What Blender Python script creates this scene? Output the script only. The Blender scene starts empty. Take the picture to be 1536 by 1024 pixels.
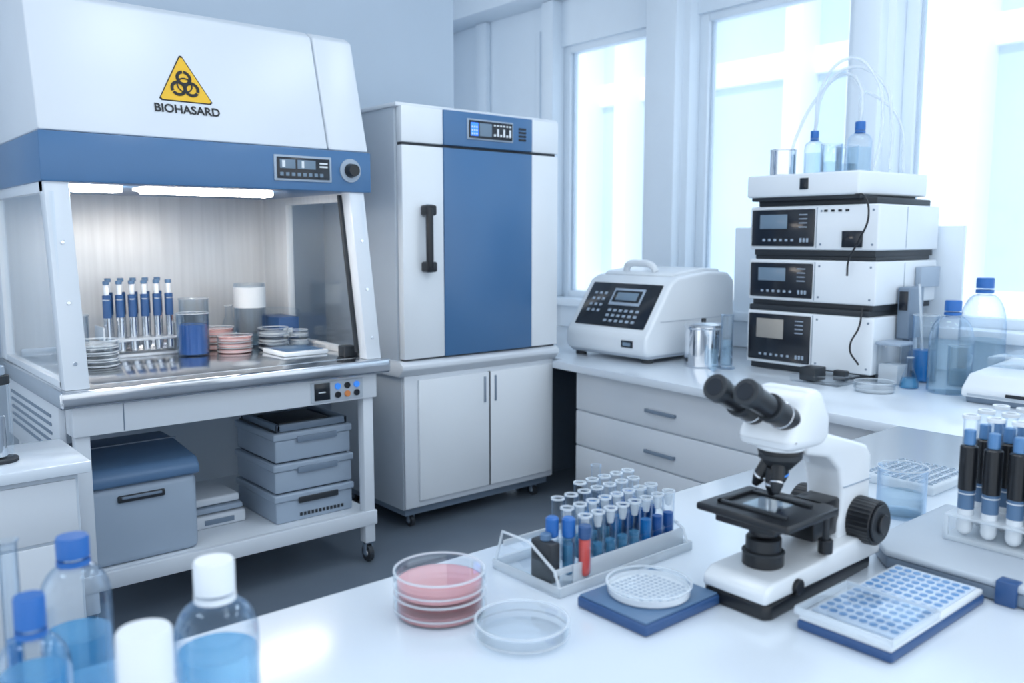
import bpy, bmesh, math, random
from mathutils import Vector, Matrix
random.seed(4)
D=bpy.data
# ------------------------------------------------------------------ materials
def nmat(name):
    m=D.materials.new(name); m.use_nodes=True
    nt=m.node_tree; nt.nodes.clear()
    o=nt.nodes.new('ShaderNodeOutputMaterial')
    return m,nt,o
def pm(name,col,rough=.4,metal=0,coat=0,noise=0,nscale=8,stretch=None,emit=None,es=0,bump=0,spec=.5,cr=.06):
    m,nt,o=nmat(name)
    b=nt.nodes.new('ShaderNodeBsdfPrincipled')
    b.inputs['Base Color'].default_value=(*col,1)
    b.inputs['Roughness'].default_value=rough
    b.inputs['Metallic'].default_value=metal
    b.inputs['Coat Weight'].default_value=coat
    b.inputs['Coat Roughness'].default_value=cr
    b.inputs['Specular IOR Level'].default_value=spec
    if emit: 
        b.inputs['Emission Color'].default_value=(*emit,1); b.inputs['Emission Strength'].default_value=es
    if noise or bump:
        tc=nt.nodes.new('ShaderNodeTexCoord'); mp=nt.nodes.new('ShaderNodeMapping')
        if stretch: mp.inputs['Scale'].default_value=stretch
        n=nt.nodes.new('ShaderNodeTexNoise'); n.inputs['Scale'].default_value=nscale; n.inputs['Detail'].default_value=4
        nt.links.new(tc.outputs['Object'],mp.inputs[0]); nt.links.new(mp.outputs[0],n.inputs['Vector'])
        if noise:
            mx=nt.nodes.new('ShaderNodeMix'); mx.data_type='RGBA'
            mx.inputs[6].default_value=tuple(c*(1-noise) for c in col)+(1,)
            mx.inputs[7].default_value=tuple(min(1,c*(1+noise)) for c in col)+(1,)
            nt.links.new(n.outputs['Fac'],mx.inputs[0]); nt.links.new(mx.outputs[2],b.inputs['Base Color'])
        if bump:
            bp=nt.nodes.new('ShaderNodeBump'); bp.inputs['Strength'].default_value=bump; bp.inputs['Distance'].default_value=.01
            nt.links.new(n.outputs['Fac'],bp.inputs['Height']); nt.links.new(bp.outputs[0],b.inputs['Normal'])
    nt.links.new(b.outputs[0],o.inputs[0])
    return m
def glassm(name,tint=(.975,.99,1),lo=.03,hi=.9,pw=2.0,edge=(.60,.72,.85),rough=.03,veil=0):
    m,nt,o=nmat(name)
    lw=nt.nodes.new('ShaderNodeLayerWeight'); lw.inputs[0].default_value=.5
    p=nt.nodes.new('ShaderNodeMath'); p.operation='POWER'; p.inputs[1].default_value=pw
    mr=nt.nodes.new('ShaderNodeMapRange'); mr.inputs['To Min'].default_value=lo; mr.inputs['To Max'].default_value=hi
    t=nt.nodes.new('ShaderNodeBsdfTransparent'); t.inputs[0].default_value=(*tint,1)
    g=nt.nodes.new('ShaderNodeBsdfGlossy'); g.inputs['Color'].default_value=(*edge,1); g.inputs['Roughness'].default_value=rough
    mx=nt.nodes.new('ShaderNodeMixShader'); L=nt.links.new
    L(lw.outputs['Facing'],p.inputs[0]); L(p.outputs[0],mr.inputs['Value']); L(mr.outputs[0],mx.inputs[0])
    L(t.outputs[0],mx.inputs[1]); L(g.outputs[0],mx.inputs[2])
    if veil:
        tr=nt.nodes.new('ShaderNodeBsdfTranslucent'); tr.inputs[0].default_value=(.95,.98,1,1)
        m2=nt.nodes.new('ShaderNodeMixShader'); m2.inputs[0].default_value=veil
        L(mx.outputs[0],m2.inputs[1]); L(tr.outputs[0],m2.inputs[2]); L(m2.outputs[0],o.inputs[0])
    else: L(mx.outputs[0],o.inputs[0])
    return m
def liqm(name,col,tr,fac=.5,rough=.15):
    m,nt,o=nmat(name); L=nt.links.new
    t=nt.nodes.new('ShaderNodeBsdfTransparent'); t.inputs[0].default_value=(*tr,1)
    b=nt.nodes.new('ShaderNodeBsdfPrincipled'); b.inputs['Base Color'].default_value=(*col,1); b.inputs['Roughness'].default_value=rough
    mx=nt.nodes.new('ShaderNodeMixShader'); mx.inputs[0].default_value=fac
    L(t.outputs[0],mx.inputs[1]); L(b.outputs[0],mx.inputs[2]); L(mx.outputs[0],o.inputs[0])
    return m
WALL=pm('wall_paint',(.56,.655,.76),.7,noise=.03,nscale=3)
CEIL=pm('ceiling_paint',(.84,.88,.92),.8,noise=.02)
FLOOR=pm('vinyl_floor',(.145,.18,.225),.2,noise=.12,nscale=3)
WHITE=pm('white_enamel',(.70,.75,.81),.3,noise=.02,nscale=4)
WHITE2=pm('white_plastic',(.79,.835,.88),.26,noise=.015,nscale=6)
TRIM=pm('white_trim',(.78,.865,.95),.4,noise=.02)
GREYB=pm('body_grey',(.48,.54,.61),.4,noise=.03)
LGREY=pm('light_grey_plastic',(.36,.44,.54),.4,noise=.03)
MGREY=pm('mid_grey_plastic',(.19,.25,.33),.4,noise=.04)
BLUE=pm('blue_panel',(.066,.170,.345),.28,noise=.05,nscale=3)
DBLUE=pm('dark_blue_plastic',(.03,.09,.24),.35,noise=.05)
SLATE=pm('slate_blue_plastic',(.10,.19,.33),.4,noise=.05)
WELLB=pm('well_blue',(.12,.29,.56),.35,noise=.05)
DECK=pm('plate_deck_blue_white',(.62,.72,.85),.35,noise=.03)
CAPB=pm('cap_blue',(.02,.14,.46),.35,noise=.04)
BLACK=pm('black_plastic',(.010,.012,.016),.3,noise=.1)
DARK=pm('dark_rubber',(.022,.028,.036),.5,noise=.1)
SCR=pm('dark_screen',(.014,.018,.026),.14,noise=.05)
LCD=pm('lcd_grey',(.12,.18,.25),.2,noise=.1,emit=(.3,.45,.6),es=.10)
LCDB=pm('lcd_blue',(.03,.12,.6),.2,noise=.1,emit=(.05,.25,1),es=.9)
LCDT=pm('lcd_tan',(.35,.33,.3),.3,noise=.1)
TICK=pm('label_white',(.78,.83,.87),.5,noise=.02)
STEEL=pm('brushed_steel',(.66,.68,.71),.24,metal=1,noise=.12,nscale=6,stretch=(1,1,18))
STEELV=pm('brushed_steel_wall',(.80,.81,.82),.42,metal=.35,noise=.15,nscale=4,stretch=(9,9,.35))
STEELT=pm('steel_worktop',(.64,.66,.69),.15,metal=1,noise=.1,nscale=5,stretch=(.6,14,1))
CHROME=pm('chrome',(.78,.81,.85),.1,metal=1,noise=.03)
BENCH=pm('bench_laminate',(.72,.79,.87),.2,coat=.5,noise=.015,nscale=2,cr=.16)
CAB=pm('cabinet_white',(.62,.69,.77),.42,noise=.02)
YEL=pm('sign_yellow',(.85,.50,.02),.4,noise=.03)
RED=pm('red_liquid',(.75,.10,.08),.3,noise=.05)
PINK=liqm('pink_agar',(1,.54,.56),(1,.88,.89),.5)
PINK2=liqm('pale_pink_agar',(.98,.56,.52),(1,.90,.88),.7)
BLIQ=liqm('blue_liquid',(.02,.28,.72),(.30,.68,.98),.65)
BLIQ2=liqm('deep_blue_liquid',(.02,.12,.42),(.2,.45,.85),.8)
CLIQ=liqm('pale_blue_liquid',(.14,.44,.72),(.64,.86,.98),.42)
WLIQ=liqm('clear_liquid',(.5,.72,.88),(.92,.97,1),.18)
GLASS=glassm('clear_glass')
GLASS2=glassm('clear_acrylic',tint=(.985,.993,1),lo=.02,hi=.75,pw=4.0,edge=(.88,.94,.98))
PANE=glassm('window_glass',tint=(.985,.995,1),lo=.03,hi=.5,pw=4,veil=.20)  # veil mixes a pale haze into the glass to wash out the view
FROST=liqm('frosted_plastic',(.86,.91,.96),(.94,.975,1),.5)
ORNG=pm('button_orange',(.7,.25,.08),.4,noise=.02)
BBLU=pm('button_blue',(.05,.25,.8),.4,noise=.02,emit=(.05,.3,1),es=.3)
LAMP=pm('lamp_warm',(1,.95,.85),.5,emit=(1,.91,.80),es=24)
CLAMP=pm('ceiling_fill_lamp',(1,1,1),.5,emit=(.9,.96,1),es=5)  # glow for the added panels overhead
FAC=pm('facade_white',(.86,.90,.94),.6,noise=.03)
FACG=pm('facade_glass',(.46,.62,.81),.3,noise=.35,nscale=.35)
# ------------------------------------------------------------------ geometry helpers
CUR=None; OFS=Vector((0,0,0))
def G(name,x,y,z=0,rz=0,world=True):
    global CUR,OFS
    e=D.objects.new(name,None); e.empty_display_size=.05
    bpy.context.scene.collection.objects.link(e)
    e.location=(x,y,z); e.rotation_euler=(0,0,rz)
    CUR=e; OFS=Vector((x,y,z)) if world else Vector((0,0,0))
    return e
def top():
    global CUR,OFS
    CUR=None; OFS=Vector((0,0,0))
def fin(name,bm,mat,ang=35):
    me=D.meshes.new(name)
    bmesh.ops.recalc_face_normals(bm,faces=bm.faces)
    for v in bm.verts: v.co-=OFS
    bm.to_mesh(me); bm.free()
    for p in me.polygons: p.use_smooth=True
    me.set_sharp_from_angle(angle=math.radians(ang))
    me.materials.append(mat)
    o=D.objects.new(name,me); bpy.context.scene.collection.objects.link(o)
    if CUR: o.parent=CUR
    return o
def _bev(bm,geom_edges,b,seg=2):
    if b>0: bmesh.ops.bevel(bm,geom=geom_edges,offset=b,segments=seg,profile=.5,affect='EDGES')
def boxes(name,mat,L,b=.003,seg=2):
    bm=bmesh.new()
    for (x0,x1,y0,y1,z0,z1) in L:
        t=bmesh.new()
        bmesh.ops.create_cube(t,size=1)
        for v in t.verts:
            v.co=Vector(((x0+x1)/2+v.co.x*(x1-x0),(y0+y1)/2+v.co.y*(y1-y0),(z0+z1)/2+v.co.z*(z1-z0)))
        bb=min(b,.45*min(abs(x1-x0),abs(y1-y0),abs(z1-z0)))
        _bev(t,t.edges[:],bb,seg)
        m=D.meshes.new('t'); t.to_mesh(m); t.free(); bm.from_mesh(m); D.meshes.remove(m)
    return fin(name,bm,mat)
def box(name,mat,x0,x1,y0,y1,z0,z1,b=.003,seg=2): return boxes(name,mat,[(x0,x1,y0,y1,z0,z1)],b,seg)
def prism(name,mat,axis,pts,a,b,bev=.003,seg=2):
    bm=bmesh.new()
    def mk(p,t):
        return {'x':(t,p[0],p[1]),'y':(p[0],t,p[1]),'z':(p[0],p[1],t)}[axis]
    A=[bm.verts.new(mk(p,a)) for p in pts]; B=[bm.verts.new(mk(p,b)) for p in pts]
    n=len(pts)
    bm.faces.new(A); bm.faces.new(B[::-1])
    for i in range(n): bm.faces.new([A[i],B[i],B[(i+1)%n],A[(i+1)%n]])
    bmesh.ops.recalc_face_normals(bm,faces=bm.faces)
    _bev(bm,bm.edges[:],bev,seg)
    return fin(name,bm,mat)
def lathe(name,mat,prof,places,seg=32,ang=35):
    if not isinstance(places,list): places=[places]
    bm=bmesh.new()
    for (px,py,pz) in places:
        rings=[]
        for r,z in prof:
            if r<1e-5: rings.append([bm.verts.new((px,py,pz+z))])
            else: rings.append([bm.verts.new((px+r*math.cos(2*math.pi*i/seg),py+r*math.sin(2*math.pi*i/seg),pz+z)) for i in range(seg)])
        for a,b in zip(rings,rings[1:]):
            for i in range(seg):
                j=(i+1)%seg
                if len(a)==1 and len(b)==1: continue
                if len(a)==1: bm.faces.new([a[0],b[i],b[j]])
                elif len(b)==1: bm.faces.new([a[i],a[j],b[0]])
                else: bm.faces.new([a[i],a[j],b[j],b[i]])
    return fin(name,bm,mat,ang)
def cyl(name,mat,r,h,places,bev=.002,seg=32):
    b=min(bev,r*.4,h*.4)
    return lathe(name,mat,[(0,0),(r-b,0),(r,b),(r,h-b),(r-b,h),(0,h)],places,seg)
def rod(name,mat,p0,p1,r0,r1=None,seg=28,bev=.0015,prof=None,rib=0):
    p0=Vector(p0);p1=Vector(p1);r1=r0 if r1 is None else r1
    h=(p1-p0).length; b=min(bev,h*.3,r0*.3)
    pr=prof or [(0,0),(r0-b,0),(r0,b),(r1,h-b),(r1-b,h),(0,h)]
    q=Vector((0,0,1)).rotation_difference((p1-p0).normalized())
    bm=bmesh.new(); rings=[]
    for r,z in pr:
        if r<1e-5: rings.append([bm.verts.new(p0+q@Vector((0,0,z)))])
        else: rings.append([bm.verts.new(p0+q@Vector(((r-(rib if i%2 else 0))*math.cos(2*math.pi*i/seg),(r-(rib if i%2 else 0))*math.sin(2*math.pi*i/seg),z))) for i in range(seg)])
    for a,c in zip(rings,rings[1:]):
        for i in range(seg):
            j=(i+1)%seg
            if len(a)==1 and len(c)==1: continue
            if len(a)==1: bm.faces.new([a[0],c[i],c[j]])
            elif len(c)==1: bm.faces.new([a[i],a[j],c[0]])
            else: bm.faces.new([a[i],a[j],c[j],c[i]])
    return fin(name,bm,mat)
def tube(name,mat,pts,r,res=10,poly=False):
    cu=D.curves.new(name,'CURVE'); cu.dimensions='3D'; cu.bevel_depth=r; cu.bevel_resolution=4; cu.resolution_u=res
    if poly:
        s=cu.splines.new('POLY'); s.points.add(len(pts)-1)
        for p,c in zip(s.points,pts): p.co=(*(Vector(c)-OFS),1)
    else:
        s=cu.splines.new('BEZIER'); s.bezier_points.add(len(pts)-1)
        for p,c in zip(s.bezier_points,pts):
            p.co=Vector(c)-OFS; p.handle_left_type=p.handle_right_type='AUTO'
    cu.use_fill_caps=True
    cu.materials.append(mat)
    o=D.objects.new(name,cu); bpy.context.scene.collection.objects.link(o)
    if CUR: o.parent=CUR
    return o
def text(name,mat,body,size,loc,rot,ext=.0008,bold=0):
    cu=D.curves.new(name,'FONT'); cu.body=body; cu.size=size; cu.extrude=ext; cu.align_x='CENTER'; cu.offset=bold
    cu.materials.append(mat)
    o=D.objects.new(name,cu); bpy.context.scene.collection.objects.link(o)
    o.location=Vector(loc)-OFS; o.rotation_euler=rot
    if CUR: o.parent=CUR
    return o
# ------------------------------------------------------------------ small-object builders
def bottle(name,x,y,z,r,h,cap=CAPB,liq=WLIQ,lv=.45,capn=.17,neck=.34,sh=.60):
    G(name,x,y,z)
    rn=r*neck; t=.004
    zc=h*(1-capn)
    prof=[(0,0),(r*.9,0),(r,r*.1),(r,h*sh)]
    n=7; zs=h*sh; ze=h*(1-capn)-h*.05
    for i in range(1,n+1):
        a=i/n*math.pi/2
        prof.append((rn+(r-rn)*math.cos(a),zs+(ze-zs)*math.sin(a)*.97))
    prof+=[(rn,zc+h*.03)]
    lathe('glass_body',GLASS,prof,(x,y,z),40)
    k=r-t
    lathe('liquid',liq,[(0,t),(k*.9,t),(k,t+r*.1),(k,h*lv),(0,h*lv)],(x,y,z),40)
    rc=rn*1.28
    lathe('cap',cap,[(0,zc),(rc,zc),(rc,h*.985),(rc*.93,h),(0,h)],(x,y,z),32)
    lathe('neck_ring',cap,[(rn*1.02,zc-.012*h/.25),(rc*1.02,zc-.012*h/.25),(rc*1.02,zc-.004*h/.25),(rn*1.02,zc-.004*h/.25)],(x,y,z),32)
def beaker(name,x,y,z,r,h,liq=None,lv=.5,mat=None):
    G(name,x,y,z); t=.003
    lathe('glass_wall',mat or GLASS,[(0,0),(r*.94,0),(r,r*.08),(r,h*.97),(r*1.05,h),(r*1.01,h),(r-t,h*.96),(r-t,r*.1),(0,t)],(x,y,z),40)
    lathe('glass_rim',FROST if mat is None else mat,[(r*1.0,h),(r*1.055,h),(r*1.055,h+.003),(r*1.0,h+.003),(r*1.0,h)],(x,y,z),40)
    if liq: lathe('liquid',liq,[(0,t*1.4),(r-2*t,t*1.4+r*.06),(r-2*t,h*lv),(0,h*lv)],(x,y,z),40)
def flask(name,x,y,z,r,h,liq=CLIQ):
    G(name,x,y,z)
    lathe('flask_glass',GLASS,[(0,0),(r*.93,0),(r,r*.1),(r*.95,h*.2),(r*.35,h*.7),(r*.30,h*.96),(r*.38,h),(r*.28,h)],(x,y,z),36)
    lathe('flask_rim',FROST,[(r*.28,h),(r*.39,h),(r*.39,h+.003),(r*.28,h+.003),(r*.28,h)],(x,y,z),36)
    lathe('liquid',liq,[(0,.003),(r*.9,.003),(r*.96,r*.1),(r*.90,h*.2),(r*.76,h*.33),(0,h*.33)],(x,y,z),36)
def petri(name,x,y,z,r,h,n=1,agar=None,ag=.5,agn=99):
    G(name,x,y,z); hh=h/n
    for i in range(n):
        z0=z+i*hh; t=.0025; H=hh*.92
        lathe('dish_base_%d'%i,GLASS2,[(0,0),(r*.96,0),(r*.965,H*.8),(r*.93,H*.8),(r*.93,t),(0,t)],(x,y,z0),48)
        if agar and i<agn: lathe('agar_%d'%i,agar,[(0,t*1.3),(r*.92,t*1.3),(r*.92,H*ag),(0,H*ag)],(x,y,z0),48)
        lathe('dish_lid_%d'%i,GLASS2,[(r,H*.35),(r,H*.96),(r*.985,H),(0,H)],(x,y,z0),48)
        lathe('rim_%d'%i,FROST,[(r*.955,H),(r*1.0,H),(r*1.0,H+.003),(r*.955,H+.003),(r*.955,H)],(x,y,z0),48)
        if i<agn: lathe('rim_low_%d'%i,FROST,[(r*.99,H*.33),(r*1.005,H*.33),(r*1.005,H*.33+.003),(r*.99,H*.33+.003),(r*.99,H*.33)],(x,y,z0),48)
def caster(name,x,y,z,r=.035):
    rod(name+'_wheel',DARK,(x-.012,y,z+r),(x+.012,y,z+r),r)
    rod(name+'_hub',CHROME,(x-.016,y,z+r),(x+.016,y,z+r),r*.45)
    boxes(name+'_fork',MGREY,[(x-.02,x-.014,y-.012,y+.012,z+r*.8,z+r*2.3),(x+.014,x+.02,y-.012,y+.012,z+r*.8,z+r*2.3),(x-.02,x+.02,y-.014,y+.014,z+r*2.1,z+r*2.5)],.002)
def tprof(r,h,t=.0015):
    p=[(0,0)]
    for i in range(1,5):
        a=i/4*math.pi/2; p.append((r*math.sin(a),r-r*math.cos(a)))
    return p+[(r,h*.97),(r*1.1,h*.98),(r*1.1,h),(r-t,h)]
def lprof(r,h):
    p=[(0,.001)]
    for i in range(1,5):
        a=i/4*math.pi/2; p.append((r*math.sin(a),r-r*math.cos(a)+.001))
    return p+[(r,h),(0,h)]
# ================================================================== ROOM
top()
XW=5.0
box('floor',FLOOR,-4,5.2,-3,7.0,-.06,0,0)
box('ceiling',CEIL,-4,5.3,-1.5,7.0,3.85,3.95,0)
box('wall_left',WALL,-4,3.66,4.95,5.15,0,3.85,0)
box('wall_back',WALL,3.66,5.2,6.8,6.95,0,3.85,0)
boxes('wall_window',TRIM,[(XW,XW+.2,-1.2,6.8,0,1.06),(XW,XW+.2,-1.2,6.8,3.14,3.85),(XW,XW+.2,5.33,6.8,1.06,3.14),
      (XW,XW+.2,-1.2,-.4,1.06,3.14)],0)
box('trim_beam',TRIM,XW-.3,XW,-1.2,6.8,3.5,3.85,.01)
box('trim_sill',TRIM,XW-.14,XW+.02,-1.2,6.8,1.04,1.10,.006)
boxes('trim_columns',TRIM,[(XW-.16,XW+.22,3.96,4.24,1.1,3.5),(XW-.08,XW+.22,3.90,4.30,1.1,3.5),(XW-.16,XW+.22,2.49,2.66,1.1,3.5),(XW-.08,XW+.22,2.44,2.71,1.1,3.5),(XW-.10,XW+.2,5.28,5.42,1.1,3.5),(XW-.06,XW,6.2,6.35,1.1,3.5),(XW-.04,XW,5.5,5.56,1.1,3.3)],.012)
box('baseboard_left',TRIM,-4,3.66,4.93,4.95,0,.1,.004)
for i,(a,b) in enumerate([(4.30,5.28),(2.71,3.90),(-.4,2.44)],1):
    G('window_%d'%i,XW+.08,(a+b)/2,1.1)
    w=.075
    boxes('frame',TRIM,[(XW+.03,XW+.13,a,a+w,1.08,3.16),(XW+.03,XW+.13,b-w,b,1.08,3.16),(XW+.03,XW+.13,a+w,b-w,1.08,1.08+w),(XW+.03,XW+.13,a+w,b-w,3.16-w,3.16)],.006)
    box('pane',PANE,XW+.075,XW+.077,a+w,b-w,1.08+w,3.16-w,0)
    boxes('glazing_bead',WALL,[(XW+.06,XW+.10,a+w,a+w+.014,1.14,3.1),(XW+.06,XW+.10,b-w-.014,b-w,1.14,3.1)],.002)
for i,(x,y) in enumerate([(1.4,2.2),(3.3,2.2),(3.3,.2),(1.4,.2),(-1,2.2)],1):  # out-of-view panels added to brighten the room
    G('ceiling_fill_light',x,y,3.82)
    box('housing',WHITE,x-.34,x+.34,y-.64,y+.64,3.81,3.85,.004)
    box('diffuser',CLAMP,x-.3,x+.3,y-.6,y+.6,3.80,3.812,.002)
# exterior building
G('office_building',12,4,0)
box('facade_glazing',FACG,12,12.6,-14,24,-4,14,0)
L=[]
y=-13
k=0
while y<24:
    L.append((11.5,12.1,y,y+(.8 if k%3==0 else .28),-4,14)); y+=[1.5,1.0,1.9][k%3]; k+=1
boxes('facade_columns',FAC,L,.02)
boxes('facade_floors',FAC,[(11.9,12.1,-14,24,z,z+.4) for z in (-1.6,.5,4.0,7.6)],.02)
box('forecourt_paving',FAC,5.4,12,-14,24,-4.2,-4,0)
G('low_partition',4.9,2.73,.86)
box('partition_panel',TRIM,4.905,4.928,1.99,3.47,.861,1.66,.006)
# ================================================================== BIOSAFETY CABINET
G('biosafety_cabinet',1.47,4.1,0)
box('worktop',STEELT,.75,2.2,3.5,4.75,.952,1.02,.012,3)
box('worktop_inner_deck',STEELT,.9,2.1,3.62,4.70,1.018,1.022,.001)
boxes('apron',WHITE,[(.80,2.15,3.555,3.60,.83,.952),(.80,.84,3.6,4.7,.83,.952),(2.11,2.15,3.6,4.7,.83,.952),(.80,2.15,4.66,4.7,.83,.952)],.004)
box('apron_seam',MGREY,.985,.989,3.553,3.556,.835,.948,0)
box('drain_tray',GREYB,1.05,2.05,3.7,4.6,.88,.952,.004)
boxes('legs',WHITE,[(.81,.865,3.575,3.63,.1,.83),(2.085,2.14,3.575,3.63,.1,.83),(.81,.865,4.62,4.675,.1,.83),(2.085,2.14,4.62,4.675,.1,.83)],.005)
boxes('shelf',WHITE,[(.80,2.15,3.58,4.68,.225,.25),(.80,2.15,3.57,3.60,.19,.262)],.004)
for k,(cx,cy) in enumerate([(.838,3.603),(2.112,3.603),(.838,4.648),(2.112,4.648)]): caster('caster_%d'%k,cx,cy,0,.042)
box('side_panel',WHITE,.775,.80,3.66,4.7,.66,.95,.004)
boxes('side_louvres',MGREY,[(.770,.776,3.78,4.55,.74+i*.035,.752+i*.035) for i in range(5)],.001)
box('rear_wall',STEELV,.8,2.16,4.71,4.75,1.02,1.83,.002)
box('rear_splash_rail',STEEL,.85,2.12,4.69,4.71,1.02,1.06,.003)
boxes('right_wall',STEELV,[(2.12,2.16,4.42,4.75,1.02,1.83),(2.12,2.16,3.62,4.42,1.02,1.05),(2.12,2.16,3.7,4.42,1.77,1.83)],.003)
box('right_window',GLASS2,2.135,2.142,3.62,4.42,1.05,1.77,0)
boxes('left_wall_frame',WHITE,[(.775,.81,4.62,4.75,1.02,1.83),(.775,.81,3.58,4.62,1.02,1.05),(.775,.81,3.68,4.62,1.77,1.83)],.003)
box('left_window',GLASS2,.79,.796,3.6,4.62,1.05,1.77,0)
box('chamber_ceiling',STEELV,.8,2.14,3.72,4.75,1.815,1.835,.002)
boxes('fluorescent_lamps',LAMP,[(1.2,1.78,3.83,3.93,1.785,1.815),(.90,1.11,3.83,3.93,1.785,1.815)],.008)
boxes('lamp_housings',WHITE2,[(1.18,1.80,3.93,3.945,1.795,1.815),(.88,1.13,3.93,3.945,1.795,1.815)],.003)
for nm,a,b in (('left_pillar',.775,.865),('right_pillar',2.085,2.165)):
    prism(nm,WHITE,'x',[(3.53,1.02),(3.60,1.02),(3.745,1.83),(3.665,1.83)],a,b,.006)
prism('sash_channel',DARK,'x',[(3.60,1.05),(3.618,1.05),(3.755,1.80),(3.737,1.80)],2.068,2.086,.002)
prism('sash_channel_left',MGREY,'x',[(3.60,1.05),(3.618,1.05),(3.755,1.80),(3.737,1.80)],.865,.872,.002)
for zz in (1.12,1.35,1.58):
    yy=3.53+(zz-1.02)*.1667
    rod('pillar_screw',CHROME,(.82,yy+.004,zz),(.82,yy-.006,zz),.008)
    rod('pillar_screw',CHROME,(2.125,yy+.004,zz),(2.125,yy-.006,zz),.008)
box('hood_band',BLUE,.765,2.2,3.65,4.75,1.81,2.0,.008)
prism('hood_canopy',WHITE,'x',[(3.66,2.002),(3.80,2.53),(3.85,2.56),(4.75,2.62),(4.75,2.002)],.77,1.978,.010,3)
prism('hood_canopy_end',WHITE,'x',[(3.66,2.002),(3.80,2.53),(3.85,2.56),(4.75,2.62),(4.75,2.002)],1.984,2.192,.010,3)
box('hood_neck',DARK,.79,2.17,3.70,4.70,1.995,2.006,0)
box('control_bezel',LGREY,1.70,1.985,3.643,3.652,1.85,1.965,.004)
box('control_display',SCR,1.712,1.973,3.639,3.645,1.86,1.955,.003)
boxes('display_segments',LCD,[(1.725,1.80,3.637,3.640,1.905,1.945),(1.81,1.90,3.637,3.640,1.905,1.945)]+[(1.725+i*.028,1.742+i*.028,3.637,3.640,1.872,1.888) for i in range(8)],.001)
boxes('display_text',TICK,[(1.735,1.75,3.636,3.638,1.91,1.94),(1.83,1.842,3.636,3.638,1.91,1.94),(1.92,1.96,3.636,3.639,1.93,1.937),(1.92,1.96,3.636,3.639,1.915,1.922)],0)
rod('knob_base',LGREY,(2.085,3.652,1.91),(2.085,3.642,1.91),.055)
rod('knob',BLACK,(2.085,3.645,1.91),(2.085,3.605,1.91),.034,.028)
box('lower_control_bezel',GREYB,1.80,2.07,3.548,3.556,.84,.935,.003)
box('lower_display',SCR,1.815,1.895,3.544,3.55,.85,.93,.003)
box('lower_display_line',TICK,1.835,1.87,3.542,3.545,.885,.89,0)
for i in range(3):
    for j in range(2):
        rod('push_button',[BLACK,ORNG,SCR,BBLU,BLACK,BBLU][i+3*j] ,(1.935+i*.05,3.55,.868+j*.04),(1.935+i*.05,3.54,.868+j*.04),.015)
tl=math.atan2(.14,.528)
def onh(X,s,off=0.0):
    return Vector((X,3.66+s*math.sin(tl)-off*math.cos(tl),2.002+s*math.cos(tl)+off*math.sin(tl)))
def flat(name,mat,poly,off):
    bm=bmesh.new()
    A=[bm.verts.new(onh(p[0],p[1],off)) for p in poly]; B=[bm.verts.new(onh(p[0],p[1],off-.002)) for p in poly]
    bm.faces.new(A); bm.faces.new(B[::-1])
    for i in range(len(poly)): bm.faces.new([A[i],A[(i+1)%len(poly)],B[(i+1)%len(poly)],B[i]])
    return fin(name,bm,mat)
sx,ss,K=1.345,.162,.83
def tri(w,h,c=.012,dy=0):
    return [(sx-w/2+c,ss+dy),(sx+w/2-c,ss+dy),(sx+w/2-c*.2,ss+dy+c*.9),(sx+c*.55,ss+dy+h),(sx-c*.55,ss+dy+h),(sx-w/2+c*.2,ss+dy+c*.9)]
flat('sign_border',BLACK,tri(.272*K,.246*K,.010),.002)
flat('sign_plate',YEL,tri(.256*K,.229*K,.009,.0045),.0035)
def ring(name,cx,cs,r0,r1,off,a0=0,a1=360,mat=BLACK):
    n=36; bm=bmesh.new(); P0=[];P1=[]
    for i in range(n+1):
        a=math.radians(a0+(a1-a0)*i/n)
        P0.append(bm.verts.new(onh(cx+r0*math.cos(a),cs+r0*math.sin(a),off))); P1.append(bm.verts.new(onh(cx+r1*math.cos(a),cs+r1*math.sin(a),off)))
    for i in range(n): bm.faces.new([P0[i],P0[i+1],P1[i+1],P1[i]])
    return fin(name,bm,mat)
cc=ss+.088*K
for k,a in enumerate((90,210,330)):
    ca=math.radians(a)
    ring('trefoil_%d'%k,sx+.038*K*math.cos(ca),cc+.038*K*math.sin(ca),.024*K,.040*K,.0050+.0003*k,a+5,a+355)
ring('trefoil_ring',sx,cc,.033*K,.040*K,.0062)
ring('trefoil_center',sx,cc,.0,.013*K,.0065)
text('sign_text',BLACK,'BIOHASARD',.050,onh(sx,ss-.050,.003),(math.pi/2-tl,0,0),.0006,.0010)
box('power_socket',DARK,2.04,2.11,3.66,3.73,1.022,1.075,.006)
# ---- items in the chamber
Z=1.0225
petri('petri_dish_stack',1.05,4.11,Z,.085,.12,4,FROST,.3)
G('pipette_rack',1.31,4.4,Z)
boxes('rack_frame',GREYB,[(1.13,1.49,4.33,4.47,Z,Z+.012),(1.13,1.49,4.33,4.47,Z+.075,Z+.085),(1.13,1.14,4.33,4.47,Z,Z+.15),(1.48,1.49,4.33,4.47,Z,Z+.15)],.002)
pl=[(1.165+i*.058,4.37,Z+.02) for i in range(6)]; pl2=[(1.19+i*.058,4.43,Z+.03) for i in range(5)]
lathe('pipette_tubes',CHROME,tprof(.018,.26),pl+pl2,20)
cyl('pipette_collars',DBLUE,.0195,.11,[(a,b,c+.17) for a,b,c in pl+pl2],.002,20)
cyl('pipette_heads',WHITE2,.012,.05,[(a,b,c+.28) for a,b,c in pl+pl2],.002,16)
cyl('pipette_caps',SLATE,.015,.018,[(a,b,c+.33) for a,b,c in pl+pl2],.002,16)
beaker('blue_solution_beaker',1.515,4.22,Z,.076,.205,BLIQ2,.74)
beaker('beaker',1.66,4.60,Z,.075,.25,WLIQ,.35)
beaker('beaker',1.05,4.5,Z,.06,.20,WLIQ,.35)
flask('erlenmeyer_flask',.98,4.30,Z,.05,.17)
flask('erlenmeyer_flask',1.86,4.62,Z,.06,.2,WLIQ)
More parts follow.
